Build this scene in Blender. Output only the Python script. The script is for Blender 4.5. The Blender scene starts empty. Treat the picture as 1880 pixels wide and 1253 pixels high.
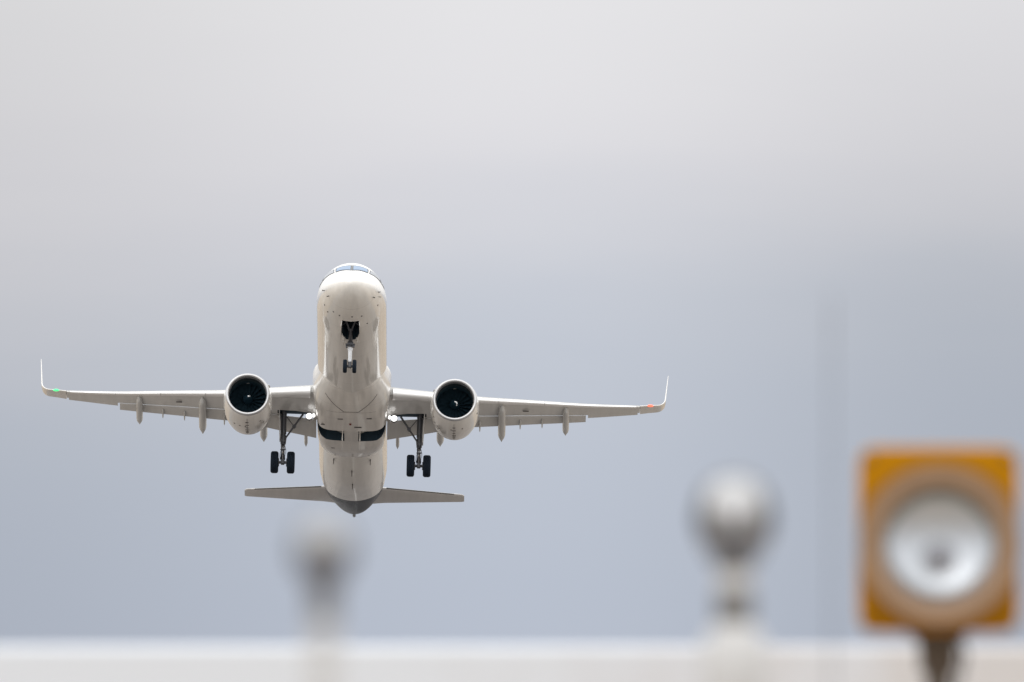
import bpy, bmesh, math, random
from mathutils import Vector, Matrix
R = math.radians
random.seed(4)
scene = bpy.context.scene
COL = scene.collection

# ------------------------------------------------------------------ camera
cam_d = bpy.data.cameras.new("camera")
cam = bpy.data.objects.new("camera", cam_d)
COL.objects.link(cam)
cam.location = (0, 0, 1.7)
cam.rotation_euler = (R(90 + 1.113), 0, 0)
cam_d.sensor_width = 36
cam_d.lens = 600
cam_d.clip_start = 0.5
cam_d.clip_end = 30000
cam_d.dof.use_dof = True
cam_d.dof.focus_distance = 972
cam_d.dof.aperture_fstop = 7.4
scene.camera = cam
scene.render.engine = 'CYCLES'
scene.cycles.use_denoising = True
scene.cycles.max_bounces = 10
scene.view_settings.view_transform = 'Standard'
scene.view_settings.look = 'None'
scene.view_settings.exposure = 0
scene.view_settings.gamma = 1

# ------------------------------------------------------------------ sky + sun
SUN_EL, SUN_AZ = 52, 200          # degrees; azimuth clockwise from +Y: high behind the camera
world = bpy.data.worlds.new("World")
scene.world = world
world.use_nodes = True
nt = world.node_tree
nt.nodes.clear()
def N(tree, typ, **kw):
    n = tree.nodes.new(typ)
    for k, v in kw.items():
        setattr(n, k, v)
    return n
def L(tree, a, b):
    tree.links.new(a, b)
def math_node(tree, op, a=None, b=None, c=None, clamp=False):
    n = tree.nodes.new('ShaderNodeMath'); n.operation = op; n.use_clamp = clamp
    for i, v in enumerate((a, b, c)):
        if v is None: continue
        if isinstance(v, (int, float)): n.inputs[i].default_value = v
        else: tree.links.new(v, n.inputs[i])
    return n.outputs[0]
tc = N(nt, 'ShaderNodeTexCoord')
sep = N(nt, 'ShaderNodeSeparateXYZ'); L(nt, tc.outputs['Generated'], sep.inputs[0])
mp = N(nt, 'ShaderNodeMapping'); mp.inputs['Scale'].default_value = (13, 13, 42)
L(nt, tc.outputs['Generated'], mp.inputs[0])
no = N(nt, 'ShaderNodeTexNoise'); no.inputs['Scale'].default_value = 1.35
no.inputs['Detail'].default_value = 1.6; no.inputs['Roughness'].default_value = 0.4
L(nt, mp.outputs[0], no.inputs['Vector'])
mp2 = N(nt, 'ShaderNodeMapping'); mp2.inputs['Scale'].default_value = (22, 22, 110); mp2.inputs['Location'].default_value = (3.1, 0, 1.7)
L(nt, tc.outputs['Generated'], mp2.inputs[0])
no2 = N(nt, 'ShaderNodeTexNoise'); no2.inputs['Scale'].default_value = 1.6
no2.inputs['Detail'].default_value = 3; L(nt, mp2.outputs[0], no2.inputs['Vector'])
d1 = math_node(nt, 'MULTIPLY', math_node(nt, 'SUBTRACT', no.outputs['Fac'], 0.5), 0.0135)
d2 = math_node(nt, 'MULTIPLY', math_node(nt, 'SUBTRACT', no2.outputs['Fac'], 0.5), 0.0045)
zz = math_node(nt, 'ADD', math_node(nt, 'ADD', sep.outputs['Z'], d1), d2)
# the overcast is thinner, hence brighter, straight over the runway and heavier to both sides
dx = math_node(nt, 'SUBTRACT', sep.outputs['X'], 0.001)
def sstep(v): return math_node(nt, 'MULTIPLY', math_node(nt, 'MULTIPLY', v, v), math_node(nt, 'SUBTRACT', 3.0, math_node(nt, 'MULTIPLY', v, 2.0)))
dr = sstep(math_node(nt, 'MULTIPLY', math_node(nt, 'MAXIMUM', dx, 0.0), 1 / 0.029, clamp=True))
dl = sstep(math_node(nt, 'MULTIPLY', math_node(nt, 'MAXIMUM', math_node(nt, 'MULTIPLY', dx, -1.0), 0.0), 1 / 0.036, clamp=True))
topk = math_node(nt, 'SUBTRACT', 1.0, math_node(nt, 'MULTIPLY', math_node(nt, 'MULTIPLY', math_node(nt, 'SUBTRACT', sep.outputs['Z'], 0.022), 1 / 0.02, clamp=True), 0.72))
dark = math_node(nt, 'ADD', math_node(nt, 'MULTIPLY', math_node(nt, 'MULTIPLY', dr, topk), 0.185), math_node(nt, 'MULTIPLY', dl, 0.155))
bright = math_node(nt, 'SUBTRACT', 1.045, dark)
# cloud-deck radiance by height: 0..0.05 covers the low band in view, then the bright deck overhead
def ramp(tree, fac, stops, interp='LINEAR'):
    r = N(tree, 'ShaderNodeValToRGB'); cr = r.color_ramp; cr.interpolation = interp
    while len(cr.elements) < len(stops): cr.elements.new(0.5)
    for e, (p, c) in zip(cr.elements, stops):
        e.position = p; e.color = (*c, 1)
    L(tree, fac, r.inputs[0]); return r.outputs[0]
low = ramp(nt, math_node(nt, 'DIVIDE', math_node(nt, 'ADD', zz, 0.01), 0.06, clamp=True), [
    (0.00, (0.455, 0.500, 0.600)), (0.238, (0.478, 0.524, 0.616)), (0.345, (0.488, 0.532, 0.622)), (0.46, (0.520, 0.560, 0.640)),
    (0.558, (0.622, 0.635, 0.690)), (0.663, (0.722, 0.714, 0.752)), (0.823, (0.782, 0.776, 0.796)), (1.0, (0.81, 0.805, 0.82))], 'B_SPLINE')
low_s = N(nt, 'ShaderNodeVectorMath', operation='SCALE'); L(nt, low, low_s.inputs[0]); L(nt, bright, low_s.inputs['Scale']); low = low_s.outputs[0]
hi = ramp(nt, math_node(nt, 'POWER', math_node(nt, 'MAXIMUM', zz, 0.0), 0.5, clamp=True), [
    (0.20, (0.395, 0.395, 0.40)), (0.45, (0.55, 0.55, 0.555)), (0.7, (0.80, 0.80, 0.80)), (1.0, (1.0, 1.0, 0.99))])
hi2 = N(nt, 'ShaderNodeVectorMath', operation='SCALE'); L(nt, hi, hi2.inputs[0]); hi2.inputs['Scale'].default_value = 2.15
mx = N(nt, 'ShaderNodeMix', data_type='RGBA')
L(nt, math_node(nt, 'DIVIDE', math_node(nt, 'SUBTRACT', zz, 0.04), 0.04, clamp=True), mx.inputs[0])
L(nt, low, mx.inputs[6]); L(nt, hi2.outputs[0], mx.inputs[7])
sky = N(nt, 'ShaderNodeTexSky', sky_type='NISHITA'); sky.sun_disc = False
sky.sun_elevation = R(SUN_EL); sky.sun_rotation = R(SUN_AZ)
bg_sky = N(nt, 'ShaderNodeBackground'); L(nt, sky.outputs[0], bg_sky.inputs[0]); bg_sky.inputs[1].default_value = 0.07
bg_cl = N(nt, 'ShaderNodeBackground'); L(nt, mx.outputs[2], bg_cl.inputs[0]); bg_cl.inputs[1].default_value = 1.0
ms = N(nt, 'ShaderNodeMixShader'); ms.inputs[0].default_value = 0.94
L(nt, bg_sky.outputs[0], ms.inputs[1]); L(nt, bg_cl.outputs[0], ms.inputs[2])
out = N(nt, 'ShaderNodeOutputWorld'); L(nt, ms.outputs[0], out.inputs[0])

sun_d = bpy.data.lights.new("sun", 'SUN'); sun_d.energy = 0.5; sun_d.angle = R(40); sun_d.color = (1, 0.96, 0.91)
sun = bpy.data.objects.new("sun", sun_d); COL.objects.link(sun)
az, el = R(SUN_AZ), R(SUN_EL)
sdir = Vector((math.sin(az) * math.cos(el), math.cos(az) * math.cos(el), math.sin(el)))
sun.rotation_euler = sdir.to_track_quat('Z', 'Y').to_euler()
sun.location = (0, 0, 60)

# ------------------------------------------------------------------ materials
def mat(name, col, rough=0.5, metal=0.0, coat=0.0, noise=None, nscale=(1, 1, 1), bump=0.0, emit=None, spec=0.5):
    """Principled material; noise=(amount, scale) mottles the colour by object coordinates."""
    m = bpy.data.materials.new(name); m.use_nodes = True
    t = m.node_tree; b = t.nodes['Principled BSDF']
    b.inputs['Base Color'].default_value = (*col, 1)
    b.inputs['Roughness'].default_value = rough
    b.inputs['Metallic'].default_value = metal
    b.inputs['Coat Weight'].default_value = coat
    b.inputs['Coat Roughness'].default_value = 0.06
    b.inputs['Specular IOR Level'].default_value = spec
    if emit:
        b.inputs['Emission Color'].default_value = (*emit[0], 1)
        b.inputs['Emission Strength'].default_value = emit[1]
    if noise:
        c = N(t, 'ShaderNodeTexCoord'); mpp = N(t, 'ShaderNodeMapping'); mpp.inputs['Scale'].default_value = nscale
        L(t, c.outputs['Object'], mpp.inputs[0])
        n = N(t, 'ShaderNodeTexNoise'); n.inputs['Scale'].default_value = noise[1]; n.inputs['Detail'].default_value = 5
        L(t, mpp.outputs[0], n.inputs['Vector'])
        k = math_node(t, 'ADD', math_node(t, 'MULTIPLY', math_node(t, 'SUBTRACT', n.outputs['Fac'], 0.5), noise[0] * 2), 1.0)
        v = N(t, 'ShaderNodeVectorMath', operation='SCALE'); v.inputs[0].default_value = col
        L(t, k, v.inputs['Scale']); L(t, v.outputs[0], b.inputs['Base Color'])
        if bump:
            bm_ = N(t, 'ShaderNodeBump'); bm_.inputs['Strength'].default_value = bump
            L(t, n.outputs['Fac'], bm_.inputs['Height']); L(t, bm_.outputs[0], b.inputs['Normal'])
    return m

def skin_mat(name, col, dark=None, line_step=2.3, dirt=0.17, rough=0.26, coat=0.9, metal=0.0):
    """Aircraft paint: dirt streaks along the flow, thin skin joints, and the dark tail paint aft of a slanted line."""
    m = bpy.data.materials.new(name); m.use_nodes = True
    t = m.node_tree; b = t.nodes['Principled BSDF']
    c = N(t, 'ShaderNodeTexCoord'); s = N(t, 'ShaderNodeSeparateXYZ'); L(t, c.outputs['Object'], s.inputs[0])
    mpp = N(t, 'ShaderNodeMapping'); mpp.inputs['Scale'].default_value = (3.2, 0.22, 3.2)
    L(t, c.outputs['Object'], mpp.inputs[0])
    n = N(t, 'ShaderNodeTexNoise'); n.inputs['Scale'].default_value = 1.0; n.inputs['Detail'].default_value = 6
    L(t, mpp.outputs[0], n.inputs['Vector'])
    n2 = N(t, 'ShaderNodeTexNoise'); n2.inputs['Scale'].default_value = 0.55; n2.inputs['Detail'].default_value = 4
    L(t, c.outputs['Object'], n2.inputs['Vector'])
    k = math_node(t, 'ADD', math_node(t, 'MULTIPLY', math_node(t, 'SUBTRACT', n.outputs['Fac'], 0.5), dirt * 2), 1.0)
    k = math_node(t, 'MULTIPLY', k, math_node(t, 'ADD', math_node(t, 'MULTIPLY', math_node(t, 'SUBTRACT', n2.outputs['Fac'], 0.5), dirt), 1.0))
    f = math_node(t, 'FRACT', math_node(t, 'ADD', math_node(t, 'DIVIDE', s.outputs['Y'], line_step), 20.0))
    ln = math_node(t, 'LESS_THAN', f, 0.022 / line_step * 1.4)
    k = math_node(t, 'MULTIPLY', k, math_node(t, 'SUBTRACT', 1.0, math_node(t, 'MULTIPLY', ln, 0.16)))
    v = N(t, 'ShaderNodeVectorMath', operation='SCALE'); v.inputs[0].default_value = col; L(t, k, v.inputs['Scale'])
    res = v.outputs[0]
    if dark:
        pos = math_node(t, 'ADD', s.outputs['Y'], math_node(t, 'MULTIPLY', s.outputs['Z'], 0.30))
        fac = math_node(t, 'GREATER_THAN', pos, dark[1])
        mm = N(t, 'ShaderNodeMix', data_type='RGBA'); L(t, fac, mm.inputs[0]); L(t, res, mm.inputs[6]); mm.inputs[7].default_value = (*dark[0], 1)
        res = mm.outputs[2]
        L(t, math_node(t, 'SUBTRACT', coat, math_node(t, 'MULTIPLY', fac, coat * .96)), b.inputs['Coat Weight'])
        L(t, math_node(t, 'SUBTRACT', .5, math_node(t, 'MULTIPLY', fac, .47)), b.inputs['Specular IOR Level'])
    L(t, res, b.inputs['Base Color'])
    b.inputs['Roughness'].default_value = rough
    if not dark: b.inputs['Coat Weight'].default_value = coat
    b.inputs['Coat Roughness'].default_value = 0.05; b.inputs['Metallic'].default_value = metal
    return m

NAVY = (0.010, 0.020, 0.040)
M = {}
M['white'] = skin_mat('white_paint', (0.78, 0.755, 0.71), dark=(NAVY, 17.35))
M['belly'] = skin_mat('fairing_paint', (0.74, 0.71, 0.665), line_step=1.9, dirt=0.26)
M['wing'] = skin_mat('wing_grey_paint', (0.62, 0.62, 0.61), line_step=50, dirt=0.16, coat=0.4, rough=0.3)
M['flap'] = skin_mat('flap_grey_paint', (0.57, 0.565, 0.555), line_step=50, dirt=0.14, coat=0.2, rough=0.35)
M['canoe'] = skin_mat('flap_fairing_paint', (0.56, 0.56, 0.55), line_step=50, dirt=0.12, coat=0.2)
M['slat'] = mat('bare_leading_edge', (0.86, 0.86, 0.86), 0.3, 0.15, 0.5, noise=(0.05, 2))
M['cowl'] = skin_mat('cowl_paint', (0.75, 0.73, 0.695), line_step=50, dirt=0.14, coat=0.7, rough=0.22)
M['lip'] = mat('polished_lip', (0.52, 0.52, 0.53), 0.3, 0.6, noise=(0.05, 3))
M['liner'] = mat('acoustic_liner', (0.022, 0.034, 0.042), 0.55, noise=(0.1, 6))  # grey liner, with the intake's shade put into its colour
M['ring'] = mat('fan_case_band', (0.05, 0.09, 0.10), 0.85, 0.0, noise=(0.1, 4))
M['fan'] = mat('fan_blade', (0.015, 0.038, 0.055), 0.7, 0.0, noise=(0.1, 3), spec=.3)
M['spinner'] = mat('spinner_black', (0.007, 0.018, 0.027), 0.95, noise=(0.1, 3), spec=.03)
M['mark'] = mat('white_marking', (0.85, 0.85, 0.85), 0.4, noise=(0.03, 5))
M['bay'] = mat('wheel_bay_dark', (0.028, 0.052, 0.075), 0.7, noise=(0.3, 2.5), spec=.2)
M['tyre'] = mat('tyre_rubber', (0.012, 0.019, 0.030), 0.85, noise=(0.15, 5), spec=.15)  # blue haze veil put into the rubber's black
M['hub'] = mat('wheel_hub', (0.22, 0.22, 0.23), 0.4, 0.5, noise=(0.1, 8))
M['strut'] = mat('strut_grey', (0.085, 0.088, 0.10), 0.4, 0.3, noise=(0.15, 6))
M['strut_white'] = mat('strut_white', (0.72, 0.73, 0.75), 0.3, 0.1, noise=(0.1, 6))
M['chrome'] = mat('oleo_chrome', (0.75, 0.76, 0.78), 0.12, 1.0, noise=(0.03, 6))
M['dark'] = mat('dark_detail', (0.07, 0.066, 0.062), 0.5, noise=(0.1, 9))
M['seam'] = mat('seam_dark', (0.10, 0.09, 0.085), 0.6, noise=(0.1, 9))  # even dark tone for seams, latches and small ports
M['glass'] = mat('cockpit_glass', (0.20, 0.28, 0.40), 0.15, 0.0, 0.0, noise=(0.06, 3), spec=.06)
M['glass_side'] = mat('cockpit_side_glass', (0.30, 0.32, 0.35), 0.15, 0.0, 0.0, noise=(0.06, 3), spec=.06)
M['wframe'] = mat('window_frame', (0.06, 0.065, 0.075), 0.4, noise=(0.1, 6))
M['navy'] = mat('navy_tail_paint', NAVY, 0.25, 0, 0.5, noise=(0.1, 1))
M['tail'] = skin_mat('tailplane_paint', (0.58, 0.565, 0.55), line_step=50, dirt=0.14, coat=0.3)
M['lamp'] = mat('landing_lamp_lit', (1, 1, 1), 0.2, emit=((1.0, 0.985, 0.96), 1.6))
M['green'] = mat('green_lamp_lit', (0.1, 0.8, 0.3), 0.2, emit=((0.07, 1.0, 0.25), 1.1))
M['red'] = mat('red_lamp_lit', (0.9, 0.1, 0.05), 0.2, emit=((1.0, 0.16, 0.09), 1.5))

# ------------------------------------------------------------------ mesh helpers
def link(name, bm, mats, parent=None, smooth=True, auto=None):
    bmesh.ops.recalc_face_normals(bm, faces=bm.faces[:])
    me = bpy.data.meshes.new(name); bm.to_mesh(me); bm.free()
    for m in (mats if isinstance(mats, (list, tuple)) else [mats]): me.materials.append(m)
    o = bpy.data.objects.new(name, me); COL.objects.link(o)
    if parent is not None: o.parent = parent
    if smooth:
        for p in me.polygons: p.use_smooth = True
        if auto is not None:
            me.set_sharp_from_angle(angle=R(auto))
    return o

def loft(bm, secs, cap=True, mi=0, closed=True):
    rows = [[bm.verts.new(p) for p in s] for s in secs]
    n = len(rows[0])
    for a, b in zip(rows, rows[1:]):
        for i in range(n if closed else n - 1):
            j = (i + 1) % n
            try:
                f = bm.faces.new((a[i], a[j], b[j], b[i])); f.material_index = mi
            except ValueError: pass
    if cap:
        for r_ in (rows[0], rows[-1]):
            try:
                f = bm.faces.new(r_); f.material_index = mi
            except ValueError: pass
    return rows

def tube(bm, pts, rad, n=12, mi=0):
    pts = [Vector(p) for p in pts]
    rads = rad if isinstance(rad, (list, tuple)) else [rad] * len(pts)
    secs = []
    for i, p in enumerate(pts):
        d = (pts[min(i + 1, len(pts) - 1)] - pts[max(i - 1, 0)]).normalized()
        up = Vector((0, 0, 1)) if abs(d.z) < 0.9 else Vector((1, 0, 0))
        a = d.cross(up).normalized(); b = d.cross(a)
        secs.append([p + (a * math.cos(2 * math.pi * k / n) + b * math.sin(2 * math.pi * k / n)) * rads[i] for k in range(n)])
    loft(bm, secs, True, mi)

def box(bm, c, s, rot=None, mi=0, bev=0.0):
    r = bmesh.ops.create_cube(bm, size=1.0)
    vs = r['verts']
    mtx = Matrix.Translation(Vector(c)) @ (rot.to_4x4() if rot else Matrix.Identity(4)) @ Matrix.Diagonal((*s, 1))
    bmesh.ops.transform(bm, matrix=mtx, verts=vs)
    fs = set(f for v in vs for f in v.link_faces)
    for f in fs: f.material_index = mi
    if bev:
        es = set(e for f in fs for e in f.edges)
        rr = bmesh.ops.bevel(bm, geom=list(es), offset=bev, segments=3, affect='EDGES', profile=0.5)
        for f in rr['faces']: f.material_index = mi

def lathe(bm, prof, center=(0, 0, 0), axis='Z', n=48, mi=0, cap=True):
    secs = []
    for r_, h in prof:
        ring = []
        for k in range(n):
            a = 2 * math.pi * k / n
            x, y = r_ * math.cos(a), r_ * math.sin(a)
            if axis == 'Z': p = (x, y, h)
            elif axis == 'Y': p = (x, h, y)
            else: p = (h, x, y)
            ring.append(Vector(p) + Vector(center))
        secs.append(ring)
    loft(bm, secs, cap, mi)

def interp(tab, x):
    """monotone cubic through (x, y) pairs"""
    xs = [p[0] for p in tab]; ys = [p[1] for p in tab]
    if x <= xs[0]: return ys[0]
    if x >= xs[-1]: return ys[-1]
    n = len(xs)
    d = [(ys[i + 1] - ys[i]) / (xs[i + 1] - xs[i]) for i in range(n - 1)]
    mm = [d[0]] + [0 if d[i - 1] * d[i] <= 0 else 2 * d[i - 1] * d[i] / (d[i - 1] + d[i]) for i in range(1, n - 1)] + [d[-1]]
    i = max(k for k in range(n - 1) if xs[k] <= x)
    h = xs[i + 1] - xs[i]; t = (x - xs[i]) / h
    return ((2 * t**3 - 3 * t**2 + 1) * ys[i] + (t**3 - 2 * t**2 + t) * h * mm[i]
            + (-2 * t**3 + 3 * t**2) * ys[i + 1] + (t**3 - t**2) * h * mm[i + 1])

def tag(o, label, cat=None, group=None, kind=None):
    if label: o['label'] = label
    if cat: o['category'] = cat
    if group: o['group'] = group
    if kind: o['kind'] = kind

def cut(obj, cutters, bay_mat, parent, name):
    """Boolean pockets out of obj and hand the pocket walls to parts of their own called name."""
    base = len(obj.data.materials)
    obj.data.materials.append(bay_mat)
    for c in cutters:
        c.data.materials.clear(); c.data.materials.append(bay_mat)
        md = obj.modifiers.new('cut', 'BOOLEAN'); md.object = c; md.operation = 'DIFFERENCE'; md.solver = 'EXACT'
        md.material_mode = 'TRANSFER'
    bpy.context.view_layer.update()
    dg = bpy.context.evaluated_depsgraph_get()
    me = bpy.data.meshes.new_from_object(obj.evaluated_get(dg))
    obj.modifiers.clear()
    mats = [m for m in me.materials]
    idx = [i for i, m in enumerate(mats) if m == bay_mat]
    keep = bmesh.new(); keep.from_mesh(me)
    pocket = keep.copy()
    bmesh.ops.delete(keep, geom=[f for f in keep.faces if f.material_index in idx], context='FACES')
    bmesh.ops.delete(pocket, geom=[f for f in pocket.faces if f.material_index not in idx], context='FACES')
    # one part per pocket
    todo = set(pocket.faces); comps = []
    while todo:
        st = [todo.pop()]; comp = list(st)
        while st:
            f = st.pop()
            for e in f.edges:
                for g in e.link_faces:
                    if g in todo: todo.discard(g); st.append(g); comp.append(g)
        comps.append([[v.co.copy() for v in f.verts] for f in comp])
    pocket.free()
    old = obj.data
    keep.to_mesh(me); keep.free(); obj.data = me
    for comp in comps:
        b = bmesh.new()
        for ps in comp:
            try: b.faces.new([b.verts.new(p) for p in ps])
            except ValueError: pass
        bmesh.ops.remove_doubles(b, verts=b.verts[:], dist=1e-5)
        m2 = bpy.data.meshes.new(name); b.to_mesh(m2); b.free(); m2.materials.append(bay_mat)
        o2 = bpy.data.objects.new(name, m2); COL.objects.link(o2); o2.parent = parent
    for c in cutters: bpy.data.objects.remove(c)

# ------------------------------------------------------------------ setting: ground, runway, blast wall
def ground_mat():
    m = bpy.data.materials.new('dry_grass_ground'); m.use_nodes = True
    t = m.node_tree; b = t.nodes['Principled BSDF']; c = N(t, 'ShaderNodeTexCoord')
    n1 = N(t, 'ShaderNodeTexNoise'); n1.inputs['Scale'].default_value = 0.02; n1.inputs['Detail'].default_value = 8
    n2 = N(t, 'ShaderNodeTexNoise'); n2.inputs['Scale'].default_value = 1.2; n2.inputs['Detail'].default_value = 8
    L(t, c.outputs['Object'], n1.inputs['Vector']); L(t, c.outputs['Object'], n2.inputs['Vector'])
    f = math_node(t, 'ADD', math_node(t, 'MULTIPLY', n1.outputs['Fac'], 0.7), math_node(t, 'MULTIPLY', n2.outputs['Fac'], 0.3))
    col = ramp(t, f, [(0.30, (0.17, 0.13, 0.088)), (0.5, (0.245, 0.190, 0.132)), (0.70, (0.31, 0.245, 0.172))])
    L(t, col, b.inputs['Base Color']); b.inputs['Roughness'].default_value = 0.9
    return m
bm = bmesh.new()
S = 7000
vs = [bm.verts.new(p) for p in ((-S, -S, 0), (S, -S, 0), (S, S * 1.3, 0), (-S, S * 1.3, 0))]
bm.faces.new(vs)
g = link('ground', bm, ground_mat(), smooth=False); tag(g, 'dry tan airfield ground', kind='structure')

RX = -9.0
def runway_mat():
    m = bpy.data.materials.new('runway_surface'); m.use_nodes = True
    t = m.node_tree; b = t.nodes['Principled BSDF']; c = N(t, 'ShaderNodeTexCoord')
    s = N(t, 'ShaderNodeSeparateXYZ'); L(t, c.outputs['Object'], s.inputs[0])
    mpp = N(t, 'ShaderNodeMapping'); mpp.inputs['Scale'].default_value = (1.2, .06, 1); L(t, c.outputs['Object'], mpp.inputs[0])
    n = N(t, 'ShaderNodeTexNoise'); n.inputs['Scale'].default_value = 0.6; n.inputs['Detail'].default_value = 6
    L(t, mpp.outputs[0], n.inputs['Vector'])
    d = math_node(t, 'ABSOLUTE', math_node(t, 'SUBTRACT', s.outputs['X'], RX))
    f = math_node(t, 'ADD', math_node(t, 'DIVIDE', d, 22.5), math_node(t, 'MULTIPLY', math_node(t, 'SUBTRACT', n.outputs['Fac'], .5), .5), clamp=True)
    col = ramp(t, f, [(0.0, (.07, .063, .06)), (.26, (.08, .072, .068)), (.42, (.155, .138, .126)), (1, (.165, .148, .133))])
    L(t, col, b.inputs['Base Color']); b.inputs['Roughness'].default_value = .85
    return m
def sheet(name, x0, x1, y0, y1, z, m, label):
    bm = bmesh.new(); bm.faces.new([bm.verts.new(p) for p in ((x0, y0, z), (x1, y0, z), (x1, y1, z), (x0, y1, z))])
    o = link(name, bm, m, smooth=False); tag(o, label, kind='structure'); return o
sheet('runway', RX - 22.5, RX + 22.5, 330, 3700, 0.004, runway_mat(), 'pale worn runway surface')
for sx in (-1, 1):
    sheet('runway_shoulder', RX + sx * 22.5 - (7.5 if sx < 0 else 0), RX + sx * 22.5 + (7.5 if sx > 0 else 0), 330, 3700, 0.006,
          mat('shoulder_asphalt', (0.16, 0.155, 0.15), 0.85, noise=(0.2, 0.6)), 'darker asphalt shoulder beside the runway')
bm = bmesh.new()
for k in range(60):
    y0 = 420 + k * 50
    bm.faces.new([bm.verts.new(p) for p in ((RX - .25, y0, .010), (RX + .25, y0, .010), (RX + .25, y0 + 30, .010), (RX - .25, y0 + 30, .010))])
for sx in (-1, 1):
    for k in range(6):
        xa = RX + sx * (4 + k * 3.0)
        bm.faces.new([bm.verts.new(p) for p in ((xa - .9, 340, .010), (xa + .9, 340, .010), (xa + .9, 370, .010), (xa - .9, 370, .010))])
o = link('runway_marking', bm, mat('runway_paint', (0.22, 0.215, 0.205), 0.85, noise=(0.15, 1)), smooth=False); tag(o, 'white runway centreline and threshold stripes', kind='structure')

# low white wall behind the lights
def wall_mat():
    m = bpy.data.materials.new('white_wall_paint'); m.use_nodes = True
    t = m.node_tree; b = t.nodes['Principled BSDF']; c = N(t, 'ShaderNodeTexCoord')
    s = N(t, 'ShaderNodeSeparateXYZ'); L(t, c.outputs['Object'], s.inputs[0])
    n = N(t, 'ShaderNodeTexNoise'); n.inputs['Scale'].default_value = 3.5; n.inputs['Detail'].default_value = 4
    L(t, c.outputs['Object'], n.inputs['Vector'])
    f = math_node(t, 'ADD', math_node(t, 'DIVIDE', math_node(t, 'SUBTRACT', s.outputs['X'], -0.2), 1.6), math_node(t, 'MULTIPLY', math_node(t, 'SUBTRACT', n.outputs['Fac'], 0.5), 1.3), clamp=True)
    col = ramp(t, f, [(0.0, (0.68, 0.71, 0.755)), (0.45, (0.65, 0.665, 0.70)), (1.0, (0.60, 0.58, 0.575))])
    L(t, col, b.inputs['Base Color']); b.inputs['Roughness'].default_value = 0.75
    return m
wall_root = bpy.data.objects.new('barrier_wall', None); COL.objects.link(wall_root); wall_root.location = (0, 52, 0)
tag(wall_root, 'low white painted concrete wall running behind the three lights', 'wall')
wm = wall_mat()
bm = bmesh.new(); box(bm, (0, 0.15, 0.79), (24, 0.26, 1.58), mi=0, bev=0.01); link('wall_panel', bm, wm, wall_root, smooth=False)
bm = bmesh.new(); box(bm, (0, 0.15, 1.681), (24, 0.32, 0.202), mi=0, bev=0.02); link('coping', bm, wm, wall_root, smooth=False)
bm = bmesh.new(); box(bm, (0, 0.15, 0.06), (24.2, 0.6, 0.12), bev=0.01); link('footing', bm, mat('footing_concrete', (0.4, 0.38, 0.35), 0.85, noise=(0.15, 3)), wall_root, smooth=False)

# ------------------------------------------------------------------ the airliner
OFF = 20.0                                   # metres from the nose tip to the root's origin
def P(x, s, z): return Vector((x, s - OFF, z))
air = bpy.data.objects.new('airliner', None); COL.objects.link(air)
air.location = (-9.09, 972.5, 17.86)
air.rotation_mode = 'XYZ'
air.rotation_euler = (Matrix.Rotation(R(0.34), 3, 'Z') @ Matrix.Rotation(R(-18.05), 3, 'X') @ Matrix.Rotation(R(1.6), 3, 'Y')).to_euler()
tag(air, 'white twin engine airliner climbing towards the camera with its wheels down', 'airplane')

sq = math.sqrt
TOP = [(sq(a), b) for a, b in ((0, -.55), (.1, -.30), (.3, -.08), (.6, .17), (1.0, .40), (1.6, .68), (2.1, 1.0), (2.7, 1.37), (3.2, 1.66), (3.8, 1.88), (4.8, 2.02), (6.2, 2.07), (34, 2.07), (38, 1.98), (41, 1.75), (43.3, 1.45), (44.5, 1.2))]
BOT = [(sq(a), b) for a, b in ((0, -.55), (.1, -.83), (.3, -1.04), (.6, -1.24), (1.0, -1.42), (2, -1.73), (3, -1.91), (4, -2.01), (6, -2.07), (29, -2.07), (31, -1.98), (33.5, -1.62), (36, -1.12), (39, -.53), (41, -.13), (42, .06), (43, .27), (44, .53), (44.5, .76))]
HW = [(sq(a), b) for a, b in ((0, 0), (.1, .36), (.3, .63), (.6, .90), (1.0, 1.17), (2, 1.54), (3, 1.78), (4, 1.90), (5.2, 1.97), (6.5, 1.975), (31.5, 1.975), (34, 1.95), (36, 1.85), (38, 1.72), (40, 1.48), (42, 1.14), (43.5, .78), (44.2, .52), (44.5, .32))]
ZC = [(sq(a), b) for a, b in ((0, -.55), (1, -.42), (3, -.18), (6, 0), (29, 0), (36, .22), (40, .58), (44.5, .96))]
def fus(s, ph, off=0.0):
    """point of the fuselage skin: ph = 0 at the bottom, 180 at the top"""
    q = sq(max(s, 0)); t, b, w, c = interp(TOP, q), interp(BOT, q), interp(HW, q), interp(ZC, q)
    a = R(ph); x = w * math.sin(a); k = -math.cos(a)
    # shoulders a little narrower around the flight deck, as on the real nose
    z = c + (k * (t - c) if k > 0 else k * (c - b))
    if s < 5 and k > 0:
        x *= 1 - 0.10 * k * (1 - s / 5)
    p = P(x, s, z)
    if off:
        e = 0.02
        a1 = fus(s + e, ph) - fus(max(s - e, 0.001), ph); a2 = fus(s, ph + 1) - fus(s, ph - 1)
        nrm = a2.cross(a1).normalized()
        if nrm.dot(p - P(0, s, c)) < 0: nrm = -nrm
        p = p + nrm * off
    return p
stations = [0.004, .02, .05, .1, .17, .26, .37, .5, .65, .82, 1.0] + [1 + .2 * k for k in range(1, 26)] + [6.5 + .75 * k for k in range(31)] + [29.5 + .5 * k for k in range(30)] + [44.5]
stations = sorted(set(round(s, 3) for s in stations if s <= 44.5))
bm = bmesh.new(); NS = 72
loft(bm, [[fus(s, 360 * k / NS) for k in range(NS)] for s in stations])
fuse = link('fuselage', bm, M['white'], air, auto=50)
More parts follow.
